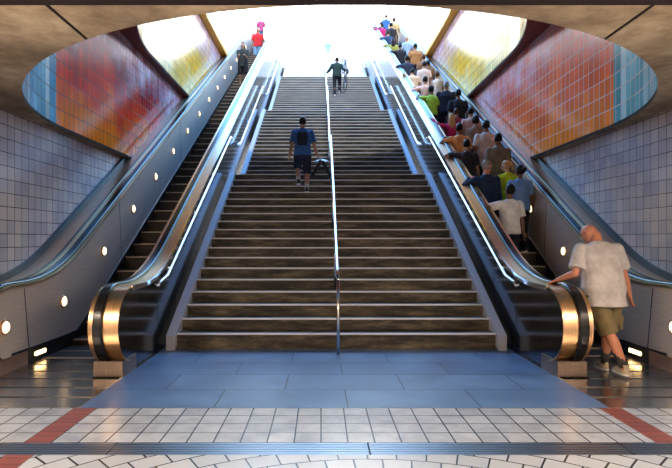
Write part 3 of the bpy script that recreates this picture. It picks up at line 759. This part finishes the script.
# -- right escalator, bottom up
x_, Y_ = 3.97-.68, 5.92
bigman, Jm, Km, sm = person('large bald man in a pale grey t-shirt and khaki shorts stepping onto the right escalator', (3.17, 5.86, 0.005), h=1.76, skin='ruddy', style='bald', shirt=(.62, .60, .60), pants=(.24, .19, .09), plen='knee', shoe=(.5, .42, .3),
       w=1.2, belly=.5, lean=15, hyaw=26, hpitch=42, lh=(-.40, .26, 1.02, 30), rh=(.36, .10, .80, 25), lf=(.12, -.16, .03), rf=(.10, .20, .0), vox=.010, hem=.76, loose=.034, sock=(.05, .05, .05))
bm = bmesh.new(); pk = Km['r'][0].lerp(Km['r'][1], .80)+Vector((.105, 0, 0)); loft(bm, [(pk.x, pk.y, pk.z-.09, .025, .07), (pk.x+.004, pk.y, pk.z+.04, .035, .075), (pk.x, pk.y, pk.z+.07, .025, .07)], lambda p: p, 14, 4); link('cargo_pocket', bm, cloth((.24, .19, .09)), bigman)

def hr(side_hand='l', **kw): return kw
P_ = [
 # px, py, height, label, kwargs, on_rail
 (516, 185, 1.60, 'rider in a white t-shirt, hand on the rail, lowest on the right escalator', dict(skin='brown', shirt=(.88, .86, .84), pants=(.012, .014, .03), hyaw=10, hpitch=-8, w=1.0, loose=.03), 1),
 (529, 166, 1.68, 'woman with a dark hair bun and a blue top, low on the right escalator', dict(skin='brown', style='bun', shirt=(.18, .34, .66), pants=(.01, .01, .015), female=True, w=1.12, hyaw=20, plen='long', sleeve='short'), 0),
 (507, 161, 1.52, 'blond woman with a ponytail in a bright yellow top behind the blue-topped woman', dict(skin='light', hair='blond', style='ponytail', shirt=(.72, .90, .02), sleeve='long', pants=(.10, .08, .05), female=True, hyaw=45, hpitch=15, lh=(-.10, .30, 1.15, 30), rh=(.1, .28, 1.15, 30), w=.92), 0),
 (486, 161, 1.74, 'grey-haired man in a navy jacket at the escalator rail, head turned right', dict(skin='ruddy', hair='grey', shirt=(.012, .03, .085), sleeve='long', pants=(.01, .012, .025), hyaw=-60, w=1.1), 1),
 (509, 134, 1.76, 'rider with black hair in a long grey-olive jacket beside the tall white shirt', dict(skin='brown', shirt=(.22, .19, .15), sleeve='long', hem=.66, w=1.1), 0),
 (491, 121, 1.84, 'tall rider with black hair in a pale white untucked shirt', dict(skin='brown', shirt=(.88, .78, .72), hem=.72, w=1.12, pants=(.02, .02, .02)), 0),
 (461, 140, 1.68, 'rider in a charcoal grey t-shirt against the rail, in front of the orange shirt', dict(skin='tan', shirt=(.03, .032, .045), w=1.1), 1),
 (459, 124, 1.72, 'rider in an orange-tan t-shirt behind the charcoal t-shirt', dict(skin='brown', shirt=(.88, .42, .14), w=1.08), 1),
 (483, 117, 1.62, 'rider with bushy dark hair and a bare-armed tan top', dict(skin='tan', style='bushy', shirt=(.34, .20, .12), sleeve='none', female=True, rh=(.22, .3, 1.1, 30)), 0),
 (477, 108, 1.70, 'rider with short black hair in a pale pink shirt above the bushy hair', dict(skin='tan', shirt=(.80, .52, .46)), 0),
 (451, 114, 1.62, 'blond long-haired woman in a magenta pink top holding the rail', dict(skin='light', hair='blond', style='long', shirt=(.80, .03, .16), sleeve='long', female=True), 1),
 (456, 109, 1.50, 'brown-haired rider in a dark red top just behind the blond woman in magenta', dict(skin='tan', hair='brown', shirt=(.35, .03, .05), sleeve='long'), 0),
 (462, 90, 1.76, 'rider in a black t-shirt to the right of the big navy shirt', dict(skin='brown', shirt=(.012, .012, .018), w=1.1), 0),
 (446, 82, 1.80, 'broad rider with grey hair in a big navy shirt', dict(skin='tan', hair='grey', shirt=(.012, .018, .045), sleeve='long', w=1.28), 0),
 (431, 87, 1.70, 'rider in a lime green t-shirt and dark cap with a hand on the rail', dict(skin='brown', shirt=(.50, .85, .08), w=1.1, extras={'cap': (.02, .02, .02)}, pants=(.12, .02, .03)), 1),
 (425, 77, 1.72, 'rider in a pale pink shirt behind the lime green t-shirt', dict(skin='tan', shirt=(.72, .50, .48)), 1),
 (437, 72, 1.66, 'brown-haired rider in a white sleeveless top, upper half of the right escalator', dict(skin='tan', hair='brown', shirt=(.72, .62, .55), sleeve='none', female=True), 0),
 (424, 62, 1.72, 'rider with black hair in a pinkish white shirt, middle of the right escalator', dict(skin='tan', shirt=(.78, .62, .58)), 0),
 (433, 61, 1.64, 'rider in a brown top against the outer side, above the sleeveless top', dict(skin='brown', shirt=(.20, .10, .05)), 0),
 (424, 55, 1.68, 'brown-haired rider half hidden behind the pinkish white shirt', dict(skin='tan', hair='brown', shirt=(.30, .14, .07)), 0),
 (408, 67, 1.66, 'rider in a big cream shirt bent over the rail of the right escalator', dict(skin='tan', shirt=(.72, .52, .34), w=1.2, lean=15), 1),
 (404, 56, 1.72, 'rider in a dark blue shirt by the rail above the cream shirt', dict(skin='brown', shirt=(.02, .03, .07)), 1),
 (416, 44, 1.80, 'broad rider in an orange-brown shirt', dict(skin='brown', shirt=(.42, .19, .06), w=1.3), 0),
 (400, 44, 1.72, 'rider in a black shirt left of the broad orange-brown shirt', dict(skin='brown', shirt=(.012, .012, .02), w=1.1), 1),
 (407, 37, 1.66, 'bald rider in a pale blue top above the orange-brown shirt', dict(skin='tan', style='bald', shirt=(.35, .50, .72)), 0),
 (388, 39, 1.66, 'long dark-haired rider in an olive yellow top by the rail', dict(skin='tan', style='long', shirt=(.35, .36, .06), female=True), 1),
 (384, 31, 1.70, 'rider in a dark blue top by the rail below the pink shirt', dict(skin='tan', shirt=(.03, .07, .18)), 1),
 (399, 18, 1.86, 'tall rider in a sunlit tan-yellow shirt near the top', dict(skin='tan', hair='brown', shirt=(.68, .50, .22), w=1.15), 0),
 (391, 23, 1.90, 'rider with a black shirt left of the tan-yellow shirt', dict(skin='tan', shirt=(.02, .02, .03)), 0),
 (379, 24, 1.66, 'rider in a hot pink shirt near the top of the right escalator', dict(skin='tan', shirt=(.80, .02, .22)), 1),
 (374, 22, 1.68, 'rider in a dark navy top at the rail, highest on the left side', dict(skin='tan', shirt=(.02, .05, .16)), 1),
 (386, 15, 1.74, 'rider in a bright blue shirt, topmost of the right escalator', dict(skin='tan', hair='brown', shirt=(.06, .22, .70)), 0),
]
for px, py, hh, lab, kw, onr in P_:
    hh -= .06
    # find the step first to know where the rail is
    best = None
    for (yk, zk) in EST[1]:
        Yp = yk+.20; q = 1.5-(py-240)*Yp/523-zk
        if best is None or abs(q-hh) < abs(best[0]-hh): best = (q, Yp, zk)
    q, Yp, zk = best; q = max(1.45, min(1.95, q)); x = min(max((px-321)*Yp/523, CX+2.84), CX+(3.02 if onr else 3.50))
    if onr and 'lh' not in kw: kw['lh'] = rail_hand(x, Yp, zk, q)
    rider(1, 321+x*523/Yp, py, hh, lab, **kw)
